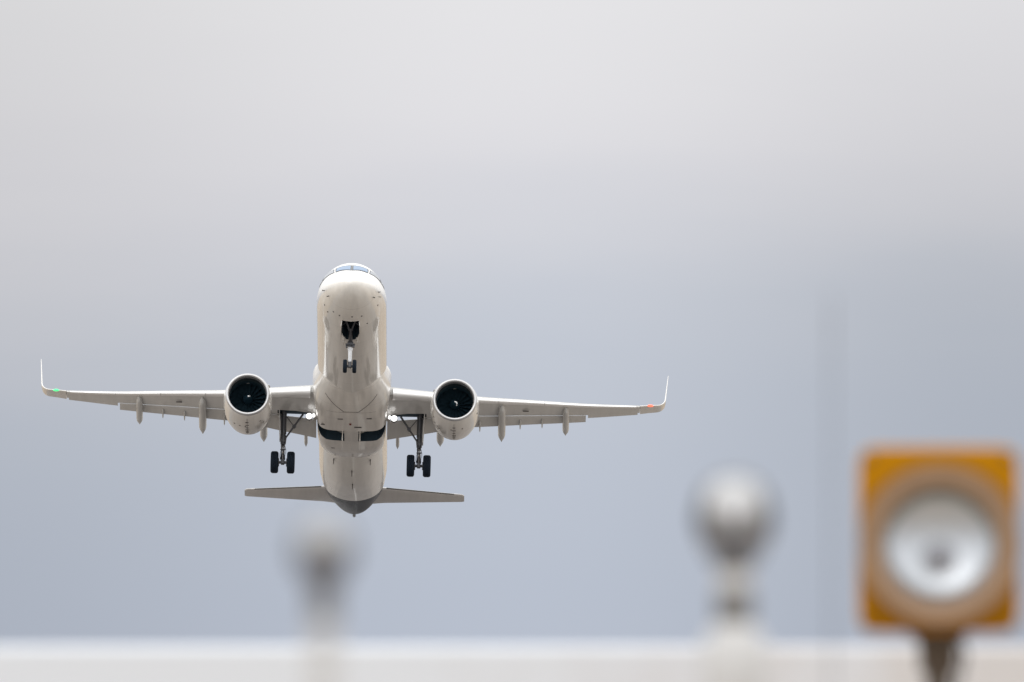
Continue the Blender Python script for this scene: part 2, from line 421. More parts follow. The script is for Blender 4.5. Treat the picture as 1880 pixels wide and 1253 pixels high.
# nose wheel bay
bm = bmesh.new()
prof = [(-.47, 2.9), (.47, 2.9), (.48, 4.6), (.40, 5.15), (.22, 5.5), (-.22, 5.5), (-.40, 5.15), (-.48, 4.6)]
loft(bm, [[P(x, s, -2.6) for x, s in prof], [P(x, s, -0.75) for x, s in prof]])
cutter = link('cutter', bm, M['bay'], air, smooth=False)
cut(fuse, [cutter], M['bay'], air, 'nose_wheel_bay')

def patch(quad, name, m, off, parent, n=10, th=0.012):
    """curved plate following the skin: quad = four (s, ph) corners"""
    bm = bmesh.new(); g = []
    for i in range(n + 1):
        row = []
        for j in range(n + 1):
            u, v = i / n, j / n
            s = (1-u)*(1-v)*quad[0][0] + u*(1-v)*quad[1][0] + u*v*quad[2][0] + (1-u)*v*quad[3][0]
            ph = (1-u)*(1-v)*quad[0][1] + u*(1-v)*quad[1][1] + u*v*quad[2][1] + (1-u)*v*quad[3][1]
            row.append((s, ph))
        g.append(row)
    top = [[bm.verts.new(fus(s, ph, off)) for s, ph in r_] for r_ in g]
    botv = [[bm.verts.new(fus(s, ph, off - th)) for s, ph in r_] for r_ in g]
    for a in (top, botv):
        for i in range(n):
            for j in range(n):
                bm.faces.new((a[i][j], a[i+1][j], a[i+1][j+1], a[i][j+1]))
    rim = [(i, 0) for i in range(n)] + [(n, j) for j in range(n)] + [(i, n) for i in range(n, 0, -1)] + [(0, j) for j in range(n, 0, -1)]
    for k in range(len(rim)):
        (i, j), (i2, j2) = rim[k], rim[(k + 1) % len(rim)]
        bm.faces.new((top[i][j], top[i2][j2], botv[i2][j2], botv[i][j]))
    return link(name, bm, m, parent, auto=40)
# flight-deck windows: front pair and the swept side panes (corner order: low inner, low outer, high outer, high inner)
def sy(ph, sgn): return 180 + sgn * (180 - ph)
for sgn in (-1, 1):
    for k_, (qf, qg) in enumerate((
        (((1.62, 179.9), (1.98, 141.5), (2.83, 147), (2.68, 179.9)), ((1.74, 176.6), (2.09, 144.2), (2.70, 149.6), (2.54, 177.2))),
        (((2.03, 139.5), (3.0, 112), (3.55, 124.5), (2.86, 144)), ((2.14, 138.4), (2.97, 114.5), (3.44, 125), (2.84, 142))),
        (((3.1, 110.5), (4.1, 106), (4.2, 116.5), (3.65, 123)), ((3.2, 111), (4.02, 107.4), (4.1, 115.4), (3.68, 120.6))))):
        fr = patch([(s, sy(p, sgn)) for s, p in qf], 'cockpit_window', M['wframe'], 0.012, air)
        patch([(s, sy(p, sgn)) for s, p in qg], 'pane', M['glass'] if k_ == 0 else M['glass_side'], 0.020, fr)

def bit(name, pts, rad, m, parent=None):
    bm = bmesh.new(); tube(bm, pts, rad, 8); return link(name, bm, m, parent if parent is not None else air)
# pitot probes, static ports and small blade aerials on the nose underside
for s, ph, r_ in ((1.9, 84, .028), (1.9, -84, .028), (1.5, 64, .03), (1.5, -64, .03), (2.2, 76, .022)):
    p0 = fus(s, ph, -.02); p1 = fus(s, ph, .12)
    bit('air_probe', [p0, p1, p1 + Vector((0, -.10, 0))], [r_, r_ * .8, r_ * .6], M['dark'])
for s, ph in ((2.6, 62), (2.65, -60), (2.45, 22), (2.45, -22), (2.4, -36), (2.35, 3), (3.6, 30), (2.9, -47)):
    bm = bmesh.new(); c = fus(s, ph, .006); lathe(bm, [(.0, -.05), (.052, -.05), (.046, .010), (0, .012)], n=14, cap=False)
    nrm = (fus(s, ph, .1) - fus(s, ph)).normalized()
    bmesh.ops.transform(bm, matrix=Matrix.Translation(c) @ nrm.to_track_quat('Z', 'Y').to_matrix().to_4x4(), verts=bm.verts)
    link('static_port', bm, M['dark'], air)
def blade(s, x, h, c, name='blade_antenna', m=None, zb=None, lean=.25):
    zb = zb if zb is not None else interp(BOT, sq(s))
    bm = bmesh.new()
    secs = []
    for k in range(4):
        t = k / 3; cc = c * (1 - .5 * t); s0 = s + lean * t
        secs.append([P(x + sx * .035 * (1 - .5 * t), s0 + u * cc, zb + .03 - h * t) for sx, u in ((0, 0), (1, .35), (.6, .8), (0, 1), (-.6, .8), (-1, .35))])
    loft(bm, secs); link(name, bm, m or M['dark'], air)
blade(9.2, 0, .34, .45, m=M['dark']); blade(28.3, 0, .30, .40); blade(31.0, .02, .26, .3, zb=interp(BOT, sq(31.0)))
for x in (-1.05, 1.05): blade(27.2, x, .26, .22, 'drain_mast', zb=-1.78)
bit('drain_pipe', [P(0, 44.0, .66), P(0, 44.5, .60)], [.08, .09], M['dark'])
bm = bmesh.new(); lathe(bm, [(0, 44.3 - OFF), (.20, 44.3 - OFF), (.22, 44.62 - OFF), (.16, 44.62 - OFF), (.14, 44.4 - OFF), (0, 44.4 - OFF)], (0, 0, .96), 'Y', 24, cap=False)
link('auxiliary_exhaust', bm, M['strut'], air, auto=40)

# belly fairing: bulged tub under the wing box
FB = [(13.2, -1.2), (14.2, -1.97), (15.2, -2.16), (16.4, -2.34), (18, -2.45), (22.6, -2.46), (24.0, -2.40), (25.2, -2.22), (26.2, -2.02), (27.0, -1.6)]
FW = [(13.2, 1.2), (14.2, 1.70), (15.2, 1.96), (16.0, 2.15), (16.9, 2.24), (18, 2.16), (19, 2.07), (20, 2.01), (22.6, 1.99), (24.4, 1.99), (25.8, 1.86), (27.0, 1.3)]
def fexp(s): return interp([(14, .72), (17, .56), (19.5, .34), (22.5, .34), (24.5, .5), (26, .65), (27, .75)], s)
def fair(s, a):
    b, w = interp(FB, s), interp(FW, s)
    zt = -0.30; h = zt - b
    ca, sa = math.cos(R(a)), math.sin(R(a))
    e = fexp(s)
    x = w * math.copysign(abs(sa) ** e, sa); z = zt - h * (abs(ca) ** e if ca > 0 else -0.35 * abs(ca))
    return P(x, s, z)
bm = bmesh.new()
fs = [13.2 + .2 * k for k in range(70)]
loft(bm, [[fair(s, 360 * k / 80) for k in range(80)] for s in fs])
belly = link('belly_fairing', bm, M['belly'], air, auto=50)
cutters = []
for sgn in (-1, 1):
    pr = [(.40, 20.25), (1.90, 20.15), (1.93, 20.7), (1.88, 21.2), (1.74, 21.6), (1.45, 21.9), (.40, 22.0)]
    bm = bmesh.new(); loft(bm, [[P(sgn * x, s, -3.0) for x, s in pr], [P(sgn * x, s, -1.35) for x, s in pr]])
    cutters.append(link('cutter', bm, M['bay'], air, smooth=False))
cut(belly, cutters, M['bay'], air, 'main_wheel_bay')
# open main gear doors, hinged beside the keel and hanging edge-on
for sgn in (-1, 1):
    bm = bmesh.new(); box(bm, P(sgn * .50, 21.1, -2.74), (.05, 1.7, .62), mi=0, bev=.015)
    link('main_gear_door', bm, M['belly'], air, auto=40)
# fairing seams, vents and a beacon
def drape(pts, w, name, m, fn, lift=.012):
    bm = bmesh.new(); tube(bm, [fn(*p) + Vector((0, 0, -lift * 0)) for p in pts], w, 6); return link(name, bm, m, air)
def fair_bottom(x, s):
    b, w = interp(FB, s), interp(FW, s); zt = -.30
    sa = min(abs(x) / w, .999) ** (1 / fexp(s)); ca = sq(1 - sa * sa) ** fexp(s)
    return P(x, s, zt - (zt - b) * ca)
for sgn in (-1, 1):
    drape([(sgn * (.42 + 1.05 * t), 17.05 - 1.75 * t) for t in [k / 10 for k in range(11)]], .017, 'seam', M['seam'], fair_bottom)
drape([(-.42 + .84 * k / 6, 17.05) for k in range(7)], .013, 'seam', M['seam'], fair_bottom)
drape([(-1.4 + 2.8 * k / 10, 17.15) for k in range(11)], .008, 'seam', M['seam'], fair_bottom)
for x, s, lx, ls in ((-.62, 18.2, .30, .12), (1.02, 18.05, .30, .14), (-1.55, 19.4, .38, .16), (.38, 19.55, .42, .18), (-1.05, 23.4, .2, .1)):
    bm = bmesh.new(); p = fair_bottom(x, s); box(bm, p, (lx, ls, .03), mi=0, bev=.008); link('air_vent', bm, M['dark'], air, smooth=False)
bm = bmesh.new(); lathe(bm, [(0, 0), (.07, 0), (.06, -.07), (0, -.10)], fair_bottom(-.05, 19.0), n=16, cap=False); link('beacon', bm, mat('beacon_lens', (.15, .03, .02), .3, noise=(.1, 9)), air)

# ---- wings
LEs = [(1.4, 16.5), (2.1, 16.9), (16.6, 24.44)]
ZLE = [(1.4, -1.10), (2.1, -1.02), (4.5, -.77), (7, -.50), (10, -.08), (13.4, .40), (16.6, .95)]
CH = [(1.4, 6.4), (2.1, 5.92), (4.3, 4.85), (6.4, 3.72), (7.5, 3.48), (13.4, 2.17), (16.6, 1.40)]
INC = [(1.4, 4.0), (6.4, 3.2), (13.4, 2.6), (16.6, 1.2)]
THK = [(1.4, .145), (6.4, .118), (16.6, .108)]
def lin(tab, x):
    for (a, b), (c, d) in zip(tab, tab[1:]):
        if x <= c or (c, d) == tab[-1]:
            return b + (d - b) * (x - a) / (c - a)
def naca(x, t):
    return 5 * t * (.2969 * sq(max(x, 0)) - .126 * x - .3516 * x**2 + .2843 * x**3 - .1036 * x**4)
def foil(x0, x1, t, n=14):
    """closed outline in chord units between x0 and x1: upper side aft to front, lower side front to aft"""
    xs = [x0 + (x1 - x0) * (1 - math.cos(math.pi * k / n)) / 2 for k in range(n + 1)]
    cam_ = lambda x: .016 * (1 - (2 * x - 1) ** 2) if x < .5 else .016 * (1 - (2 * x - 1) ** 2) + .006 * (x - .5)
    up = [(x, cam_(x) + naca(x, t)) for x in reversed(xs)]
    lo = [(x, cam_(x) - .92 * naca(x, t)) for x in xs]
    if x0 == 0: lo = lo[1:]
    if x1 == 1: lo = lo[:-1]
    return up + lo
def wing_pt(y, xc, zc):
    """chord-unit point of the section at span y"""
    c = lin(CH, y); i = R(lin(INC, y))
    return (lin(LEs, y) + c * (xc * math.cos(i) + zc * math.sin(i)), interp(ZLE, y) + c * (zc * math.cos(i) - xc * math.sin(i)))
def wsec(sgn, y, x0, x1, n=14, mod=None):
    pts = []
    for xc, zc in foil(x0, x1, lin(THK, y), n):
        if mod: xc, zc = mod(xc, zc)
        s, z = wing_pt(y, xc, zc)
        pts.append(P(sgn * y, s, z))
    return pts
def hinge(x0, z0, ang, dx=0, dz=0):
    a = R(ang)
    def f(x, z):
        u, v = x - x0, z - z0
        return (x0 + dx + u * math.cos(a) + v * math.sin(a), z0 + dz - u * math.sin(a) + v * math.cos(a))
    return f
def span(a, b, step=.5):
    n = max(2, int(round((b - a) / step))); return [a + (b - a) * k / n for k in range(n + 1)]

def make_wing(sgn):
    bm = bmesh.new()
    loft(bm, [wsec(sgn, y, .045, .745) for y in span(1.5, 16.42)])
    w = link('wing', bm, M['wing'], air, auto=45)
    tag(w, 'wing carrying the green tip lamp' if sgn < 0 else 'wing carrying the red tip lamp')
    # gear well in the lower skin
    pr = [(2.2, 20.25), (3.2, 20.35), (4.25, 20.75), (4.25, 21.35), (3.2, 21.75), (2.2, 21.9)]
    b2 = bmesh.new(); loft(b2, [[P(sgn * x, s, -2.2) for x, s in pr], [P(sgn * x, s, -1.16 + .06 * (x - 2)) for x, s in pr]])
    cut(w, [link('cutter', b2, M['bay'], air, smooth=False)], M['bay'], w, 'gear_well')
    # slats, drooped a little
    md = hinge(.12, 0, -14, -.035, -.022)
    for a, b in ((2.35, 5.45), (5.75, 8.35), (8.37, 10.95), (10.97, 13.55), (13.57, 16.2)):
        bm = bmesh.new(); loft(bm, [wsec(sgn, y, 0, .135, 8, md) for y in span(a, b)])
        link('slat', bm, M['slat'], w, auto=50)
    # flaps
    fl = hinge(.74, -.01, 13, .02, -.022)
    for a, b in ((2.02, 6.32), (6.42, 13.34)):
        bm = bmesh.new()
        def fsec(y):
            pts = []
            for xc, zc in foil(0, 1, .13, 10):
                xx, z_ = fl(.715 + .305 * xc, -.008 + .30 * zc)
                s, z = wing_pt(y, xx, z_); pts.append(P(sgn * y, s, z))
            return pts
        loft(bm, [fsec(y) for y in span(a, b)])
        fo = link('flap', bm, M['flap'], w, auto=45)
    # flap trailing tab joint lines are thin strips along the flap underside
    bm = bmesh.new(); loft(bm, [wsec(sgn, y, .752, 1.0, 8) for y in span(13.46, 16.3)])
    link('aileron', bm, M['wing'], w, auto=45)
    # canoe fairings under the flaps
    for y, s0, s1, z1, r_, h in ((8.55, 20.75, 25.05, -1.22, .215, .30), (12.2, 22.55, 25.75, -.50, .185, .25), (5.05, 20.3, 25.35, -1.50, .215, .30), (2.62, 22.2, 24.7, -1.95, .10, .16)):
        c = lin(CH, y); xl = (s0 - lin(LEs, y)) / c
        z0 = wing_pt(y, xl, -.045)[1]
        bm = bmesh.new(); secs = []
        for k in range(25):
            t = k / 24
            e = min(1, (t / .22)) ; e = sq(1 - (1 - e) ** 2) if e < 1 else 1
            tl = max(0, (t - .80) / .20)
            wd = max(.012, r_ * e * (1 - tl ** 1.2)); hh = max(.012, h * (.35 + .65 * e if t > 0 else .1) * (1 - tl * .96)) * (1 if t > .04 else .5)
            zc = z0 + (z1 - z0) * (.25 * t + .75 * t ** 1.6) - h * .25 * e * (1 - t)
            secs.append([P(sgn * (y + wd * math.copysign(abs(math.cos(2*math.pi*q/20)) ** .8, math.cos(2*math.pi*q/20))), s0 + (s1 - s0) * t, zc + hh * math.sin(2*math.pi*q/20)) for q in range(20)])
        loft(bm, secs); link('flap_fairing', bm, M['canoe'], w, auto=60)
    # slim brackets on the flap
    for y in (9.6, 10.85, 7.3):
        c = lin(CH, y); bm = bmesh.new(); secs = []
        for k in range(9):
            t = k / 8; xc, zc = fl(.80 + .30 * t, -.035)
            s, z = wing_pt(y, xc, zc); wd = .062 * (1 - .5 * t) * (1 if 0 < k < 8 else .25); hh = .10 * sq(max(.03, math.sin(math.pi * min(.97, max(.06, t)))))
            secs.append([P(sgn * y + wd * math.cos(2*math.pi*q/10), s, z - .03 + hh * math.sin(2*math.pi*q/10)) for q in range(10)])
        loft(bm, secs); link('flap_bracket', bm, M['canoe'], w)
    # small dark access marks
    s, z = wing_pt(9.9, .40, -.058)
    bm = bmesh.new(); box(bm, P(sgn * 9.9, s, z - .01), (.34, .16, .02), bev=.006); link('access_panel', bm, M['seam'], w, smooth=False)
    # winglet
    bm = bmesh.new(); secs = []
    y0, r0 = 16.44, .62
    s0, z0 = lin(LEs, y0), interp(ZLE, y0); c0 = lin(CH, y0)
    path = []
    d0 = 11.0
    tot = 85.0
    path.append((y0, z0, d0, 0)); path.append((y0 + .45, z0 + .075, d0, .07))
    for k in range(13):
        a0 = d0 + (tot - d0) * k / 12
        yy = y0 + .94 + r0 * (math.sin(R(a0)) - math.sin(R(d0))); zz_ = z0 + .15 + r0 * (math.cos(R(d0)) - math.cos(R(a0)))
        path.append((yy, zz_, a0, .14 + k / 12 * .26))
    for k in range(1, 9):
        t = k / 8; path.append((path[14][0] + .14 * t, path[14][1] + 1.98 * t, tot, .40 + .60 * t))
    for yy, zz_, a0, t in path:
        c = c0 + (.46 - c0) * t ** .9; sl = s0 + .55 * t + 1.75 * t ** 1.25 if t > 0 else s0
        tt = .105 if t < .36 else .09
        ring = []
        for xc, zc in foil(0, 1, tt, 12):
            ring.append(P(sgn * (yy - zc * c * math.sin(R(a0))), sl + xc * c, zz_ + zc * c * math.cos(R(a0))))
        secs.append(ring)
    loft(bm, secs); wl = link('winglet', bm, M['cowl'], w, auto=60)
    s, z = wing_pt(16.42, -.02, 0)
    bm = bmesh.new(); bmesh.ops.create_icosphere(bm, subdivisions=3, radius=1.0)
    bmesh.ops.transform(bm, matrix=Matrix.Translation(P(sgn * 17.02, s + .14, z + .07)) @ Matrix.Diagonal((.17, .12, .06, 1)), verts=bm.verts)
    nl = link('navigation_light', bm, M['green'] if sgn < 0 else M['red'], w)
    tag(nl, 'lit green wingtip lamp' if sgn < 0 else 'lit red wingtip lamp')
    # landing lamp under the wing root
    bm = bmesh.new()
    s, z = wing_pt(2.45, .52, -.10)
    lathe(bm, [(0, -.04), (.19, -.04), (.20, .10), (.15, .30), (0, .34)], P(sgn * 2.42, 20.0, -1.72), 'Y', 28, cap=False)
    ll = link('landing_light', bm, M['strut'], w, auto=40)
    bm = bmesh.new(); lathe(bm, [(0, -.075), (.10, -.068), (.18, -.045), (.185, -.03), (0, -.03)], P(sgn * 2.42, 20.0, -1.72), 'Y', 28, cap=False)
    l2 = link('lamp_face', bm, M['lamp'], w, auto=40); tag(l2, 'lit landing lamp glass')
    bm = bmesh.new(); lathe(bm, [(0, -.05), (.09, -.04), (.10, .10), (0, .14)], P(sgn * 2.17, 20.0, -1.64), 'Y', 20, cap=False)
    l3 = link('turnoff_light', bm, M['lamp'], w, auto=40); tag(l3, 'small lit lamp beside the fuselage')
    return w
for sgn in (-1, 1): make_wing(sgn)

# ---- engines
EY, ES, EZ = 5.87, 15.3, -2.08
def make_engine(sgn):
    org = P(sgn * EY, ES, EZ)
    bm = bmesh.new()
    outer = [(1.258, .15), (1.30, .32), (1.35, .7), (1.385, 1.2), (1.39, 1.7), (1.375, 2.2), (1.335, 2.65), (1.26, 3.2), (1.13, 3.85), (1.115, 3.85), (1.15, 3.4), (1.18, 3.0)]
    lathe(bm, [(1.235, .165)] + outer, axis='Y', n=64, cap=False)
    e = link('engine', bm, M['cowl'], air, auto=60); e.location = org
    bm = bmesh.new()
    lip = [(1.258, .14)] + [(1.165 + .093 * math.cos(R(a)), .125 - .125 * math.sin(R(a)) ) for a in range(8, 180, 12)] + [(1.072, .14), (1.052, .30)]
    lathe(bm, lip, axis='Y', n=64, cap=False); link('intake_lip', bm, M['lip'], e, auto=60)
    bm = bmesh.new(); lathe(bm, [(1.052, .30), (1.045, .45), (1.055, .72)], axis='Y', n=64, cap=False); link('intake_liner', bm, M['liner'], e)
    bm = bmesh.new(); lathe(bm, [(1.055, .72), (1.06, .80)], axis='Y', n=64, cap=False); link('fan_case_ring', bm, M['ring'], e)
    bm = bmesh.new(); lathe(bm, [(1.06, .80), (1.065, 1.5), (0.0, 1.5)], axis='Y', n=64, cap=False); link('fan_case', bm, M['fan'], e)
    # fan disc of twisted blades
    bm = bmesh.new(); nb = 20
    for k in range(nb):
        rows = []
        for q in range(9):
            t = q / 8; r_ = .30 + .745 * t
            stag = R(30 + 32 * t); ch = .20 + .20 * math.sin(math.pi * (.25 + .55 * t)); sweep = .10 * t * t
            row = []
            for u in (-.5, -.2, .15, .5):
                for sd in ((1,) if False else (1,)):
                    dx = u * ch * math.sin(stag); dy = u * ch * math.cos(stag)
                    a = 2 * math.pi * k / nb + dx / r_
                    row.append(Vector((r_ * math.cos(a), 1.12 + dy + sweep, r_ * math.sin(a))))
            rows.append(row)
        loft(bm, rows, cap=False, closed=False)
    bmesh.ops.solidify(bm, geom=bm.faces[:], thickness=.012)
    link('fan', bm, M['fan'], e, auto=50)
    bm = bmesh.new(); lathe(bm, [(0, .58), (.05, .60), (.13, .70), (.23, .86), (.305, 1.02), (.32, 1.3), (0, 1.35)], axis='Y', n=40, cap=False); link('spinner', bm, M['spinner'], e)
    # white comma painted on the spinner
    bm = bmesh.new(); pts = []; 
    for k in range(9):
        t = k / 8; r_ = .045 + .12 * t; a = R(95 - 150 * t) if sgn > 0 else R(80 - 40 * t)
        h = interp([(0, .58), (.05, .60), (.13, .70), (.23, .86)], r_) - .006
        pts.append((r_ * math.cos(a), h, r_ * math.sin(a)))
    tube(bm, pts, [.030 + .020 * math.sin(math.pi * k / 8) for k in range(9)], 8); link('spinner_mark', bm, M['mark'], e)
    # core nozzle and plug
    bm = bmesh.new(); lathe(bm, [(.86, 3.0), (.78, 3.6), (.60, 4.3), (.57, 4.3), (.66, 3.8), (0, 3.7)], axis='Y', n=48, cap=False)
    link('exhaust_nozzle', bm, M['strut'], e, auto=50)
    bm = bmesh.new(); lathe(bm, [(.45, 3.7), (.36, 4.4), (.12, 4.95), (0, 5.0)], axis='Y', n=32, cap=False); link('exhaust_plug', bm, M['strut'], e)
    # strake, latch marks and seam under the cowl
    bm = bmesh.new(); a = R(40)
    for k in range(2): pass
    u = Vector((-sgn * math.cos(a), 0, math.sin(a)))
    pl = [u * 1.32 + Vector((0, .7, 0)), u * 1.30 + Vector((0, 1.8, 0)), u * 1.62 + Vector((0, 1.7, 0)), u * 1.56 + Vector((0, 1.3, 0))]
    tv = Vector((u.z, 0, -u.x)) * .012
    loft(bm, [[p - tv for p in pl], [p + tv for p in pl]]); link('strake', bm, M['cowl'], e, smooth=False)
    def rr(s): return interp([(s_, r_) for r_, s_ in outer[:9]], s)
    bm = bmesh.new(); tube(bm, [(0, s, -rr(s) + .004) for s in (.5, .8, 1.2, 1.7, 2.2, 2.65, 3.1, 3.4)], .013, 6); link('cowl_seam', bm, M['seam'], e)
    for s, wx in ((1.0, .16), (1.45, .20), (1.9, .16), (2.3, .22), (2.65, .18), (3.0, .16)):
        bm = bmesh.new(); box(bm, (.0, s, -rr(s) - .0), (wx, .07, .03), bev=.008); link('latch', bm, M['seam'], e, smooth=False)
    rnd = random.Random(7 + sgn)
    for k in range(7):
        a = R(rnd.uniform(-70, 70)); s = rnd.uniform(.7, 2.0); r_ = rr(s)
        bm = bmesh.new(); box(bm, (r_ * math.sin(a), s, -r_ * math.cos(a)), (.09, .09, .03), rot=Matrix.Rotation(-a, 3, 'Y'), bev=.008); link('drain_port', bm, M['seam'], e, smooth=False)
    # pylon
    bm = bmesh.new(); secs = []
    for s, zt, zb, w_ in ((16.3, -.74, -1.0, .05), (17.2, -.52, -1.1, .20), (18.6, -.48, -1.1, .24), (19.8, -.62, -1.35, .24), (21.5, -.78, -1.5, .18), (23.0, -.95, -1.25, .04)):
        secs.append([P(sgn * EY + dx * w_, s, z) - org for dx, z in ((-.6, zt), (.6, zt), (1, (zt + zb) / 2), (1, zb), (-1, zb), (-1, (zt + zb) / 2))])
    loft(bm, secs); link('pylon', bm, M['belly'], e, auto=40)
for sgn in (-1, 1): make_engine(sgn)

# ---- undercarriage
def wheel(name, cx, s, z, r_, w_, parent):
    bm = bmesh.new(); h = w_ / 2
    prof = [(r_ * .56, -h * .80), (r_ * .66, -h), (r_ * .84, -h * 1.0), (r_ * .95, -h * .82), (r_ * .995, -h * .5)]
    for g_ in (-.32, 0, .32):                          # tread grooves
        prof += [(r_, h * (g_ - .06)), (r_ * .978, h * (g_ - .03)), (r_ * .978, h * (g_ + .03)), (r_, h * (g_ + .06))]
    prof += [(r_ * .995, h * .5), (r_ * .95, h * .82), (r_ * .84, h), (r_ * .66, h), (r_ * .56, h * .80)]
    lathe(bm, prof, P(cx, s, z), 'X', 40, 0, cap=False)
    lathe(bm, [(0, -h * .35), (r_ * .30, -h * .55), (r_ * .52, -h * .42), (r_ * .57, -h * .82), (r_ * .57, h * .82), (r_ * .52, h * .42), (r_ * .30, h * .55), (0, h * .35)], P(cx, s, z), 'X', 32, 1, cap=False)
    return link(name, bm, [M['tyre'], M['hub']], parent, auto=40)

def main_gear(sgn):
    y = 3.88; A = P(sgn * y, 22.0, -3.85)
    bm = bmesh.new()
    tube(bm, [P(sgn * y, 21.25, -1.0), P(sgn * y, 21.62, -2.35)], [.15, .14], 16)
    tube(bm, [P(sgn * y, 21.62, -2.35), P(sgn * y, 21.66, -2.5), P(sgn * y, 21.75, -2.85)], [.155, .19, .15], 16)
    tube(bm, [P(sgn * (y - .10), 21.3, -1.1), P(sgn * (y - .12), 21.55, -2.3)], .05, 8)
    tube(bm, [P(sgn * (y + .14), 21.2, -1.3), P(sgn * (y + .13), 21.6, -2.7)], .035, 8)
    t = link('main_gear', bm, M['strut'], air, auto=40)
    bm = bmesh.new()
    tube(bm, [P(sgn * (y - .52), 22.0, -3.85), P(sgn * (y + .52), 22.0, -3.85)], .085, 12)
    tube(bm, [P(sgn * (y - .26), 22.0, -3.85), P(sgn * (y - .20), 22.0, -3.85)], .24, 16)
    tube(bm, [P(sgn * (y + .20), 22.0, -3.85), P(sgn * (y + .26), 22.0, -3.85)], .24, 16)
    box(bm, P(sgn * y, 22.0, -3.82), (.20, .26, .30), bev=.03)
    link('axle', bm, M['strut'], t, auto=40)
    bm = bmesh.new(); tube(bm, [P(sgn * y, 21.72, -2.75), P(sgn * y, 21.98, -3.72)], .10, 16); link('oleo_piston', bm, M['chrome'], t)
    bm = bmesh.new()
    for sx in (-1, 1):
        tube(bm, [P(sgn * y + sx * .11, 21.55, -2.75), P(sgn * y + sx * .04, 21.38, -3.28)], .035, 8)
        tube(bm, [P(sgn * y + sx * .04, 21.38, -3.28), P(sgn * y + sx * .11, 21.86, -3.70)], .035, 8)
    tube(bm, [P(sgn * y - .14, 21.38, -3.28), P(sgn * y + .14, 21.38, -3.28)], .045, 8)
    link('torque_link', bm, M['strut'], t, auto=40)
    bm = bmesh.new()
    tube(bm, [P(sgn * 2.78, 21.0, -1.25), P(sgn * 3.28, 21.25, -1.92)], [.062, .056], 10)
    tube(bm, [P(sgn * 3.28, 21.25, -1.92), P(sgn * 3.80, 21.52, -2.62)], [.056, .05], 10)
    tube(bm, [P(sgn * 3.28, 21.17, -1.92), P(sgn * 3.28, 21.35, -1.92)], .11, 10)
    tube(bm, [P(sgn * 3.28, 21.25, -1.92), P(sgn * 3.78, 21.30, -1.25)], .022, 8)
    link('side_brace', bm, M['strut'], t, auto=40)
    bm = bmesh.new()                                   # hydraulic hoses
    for q in range(3):
        pts = [P(sgn * y + .12 * math.sin(q * 2 + k * .7) + .05 * (q - 1), 21.45 + .07 * k, -2.2 - .19 * k) for k in range(9)]
        tube(bm, pts, .018, 6)
    link('brake_hose', bm, M['dark'], t)
    bm = bmesh.new(); secs = []                        # leg door outboard of the strut
    for z, w_ in ((-1.05, .55), (-1.6, .62), (-2.1, .55), (-2.62, .30)):
        sc = 21.25 + (-1.0 - z) * .27
        dx = sgn * (y + .27 + .05 * (z + 1))
        secs.append([P(dx - sgn * .03, sc - w_, z), P(dx + sgn * .03, sc - w_, z), P(dx + sgn * .03, sc + w_, z), P(dx - sgn * .03, sc + w_, z)])
    loft(bm, secs); link('leg_door', bm, M['flap'], t, smooth=False)
    for k in (-1, 1): wheel('wheel', sgn * y + k * .465, 22.0, -3.85, .635, .44, t)
for sgn in (-1, 1): main_gear(sgn)

bm = bmesh.new()
tube(bm, [P(0, 4.95, -1.6), P(0, 5.02, -2.7)], [.12, .115], 16)
tube(bm, [P(-.26, 4.98, -2.55), P(.26, 4.98, -2.55)], .07, 10)
box(bm, P(0, 4.93, -2.5), (.34, .2, .2), bev=.03); box(bm, P(.18, 4.85, -2.68), (.12, .12, .14), bev=.02); box(bm, P(-.2, 4.86, -2.72), (.1, .12, .12), bev=.02)
ng = link('nose_gear', bm, M['strut'], air, auto=40)
bm = bmesh.new(); tube(bm, [P(0, 5.02, -2.68), P(0, 5.06, -3.55)], [.115, .10], 16); tube(bm, [P(0, 5.03, -2.75), P(0, 5.035, -2.88)], .14, 16)
tube(bm, [P(0, 4.93, -2.8), P(0, 4.86, -3.1), P(0, 5.0, -3.5)], .035, 8); link('oleo_piston', bm, M['strut_white'], ng, auto=40)
bm = bmesh.new(); tube(bm, [P(-.34, 5.07, -3.8), P(.34, 5.07, -3.8)], .075, 12); box(bm, P(0, 5.06, -3.72), (.18, .2, .32), bev=.03); link('axle', bm, M['strut'], ng, auto=40)
bm = bmesh.new()
for sx in (-1, 1):
    tube(bm, [P(sx * .34, 3.15, -1.55), P(sx * .06, 4.05, -2.0)], [.055, .05], 10)
    tube(bm, [P(sx * .42, 3.75, -1.75), P(sx * .20, 3.5, -1.7)], .035, 8)
tube(bm, [P(0, 4.0, -1.98), P(0, 4.92, -2.38)], [.065, .055], 10); tube(bm, [P(-.12, 4.02, -1.99), P(.12, 4.02, -1.99)], .06, 10)
link('drag_brace', bm, M['strut'], ng, auto=40)
for sx in (-1, 1):
    wheel('wheel', sx * .265, 5.07, -3.8, .38, .225, ng)
    bm = bmesh.new(); secs = []
    for s in (2.95, 3.2, 3.9, 4.6, 4.95):
        zt = interp(BOT, sq(s)) + .06; h = .42 if 3 < s < 4.9 else .30
        secs.append([P(sx * .475, s, zt), P(sx * .515, s, zt), P(sx * .545, s, zt - h), P(sx * .51, s, zt - h)])
    loft(bm, secs); link('nose_gear_door', bm, M['belly'], air, smooth=False)
    bm = bmesh.new(); secs = []
    for s in (5.15, 5.4, 5.75):
        zt = interp(BOT, sq(s)) + .04; secs.append([P(sx * .30, s, zt), P(sx * .335, s, zt), P(sx * .42, s, zt - .34), P(sx * .385, s, zt - .34)])
    loft(bm, secs); link('nose_gear_door', bm, M['belly'], air, smooth=False)

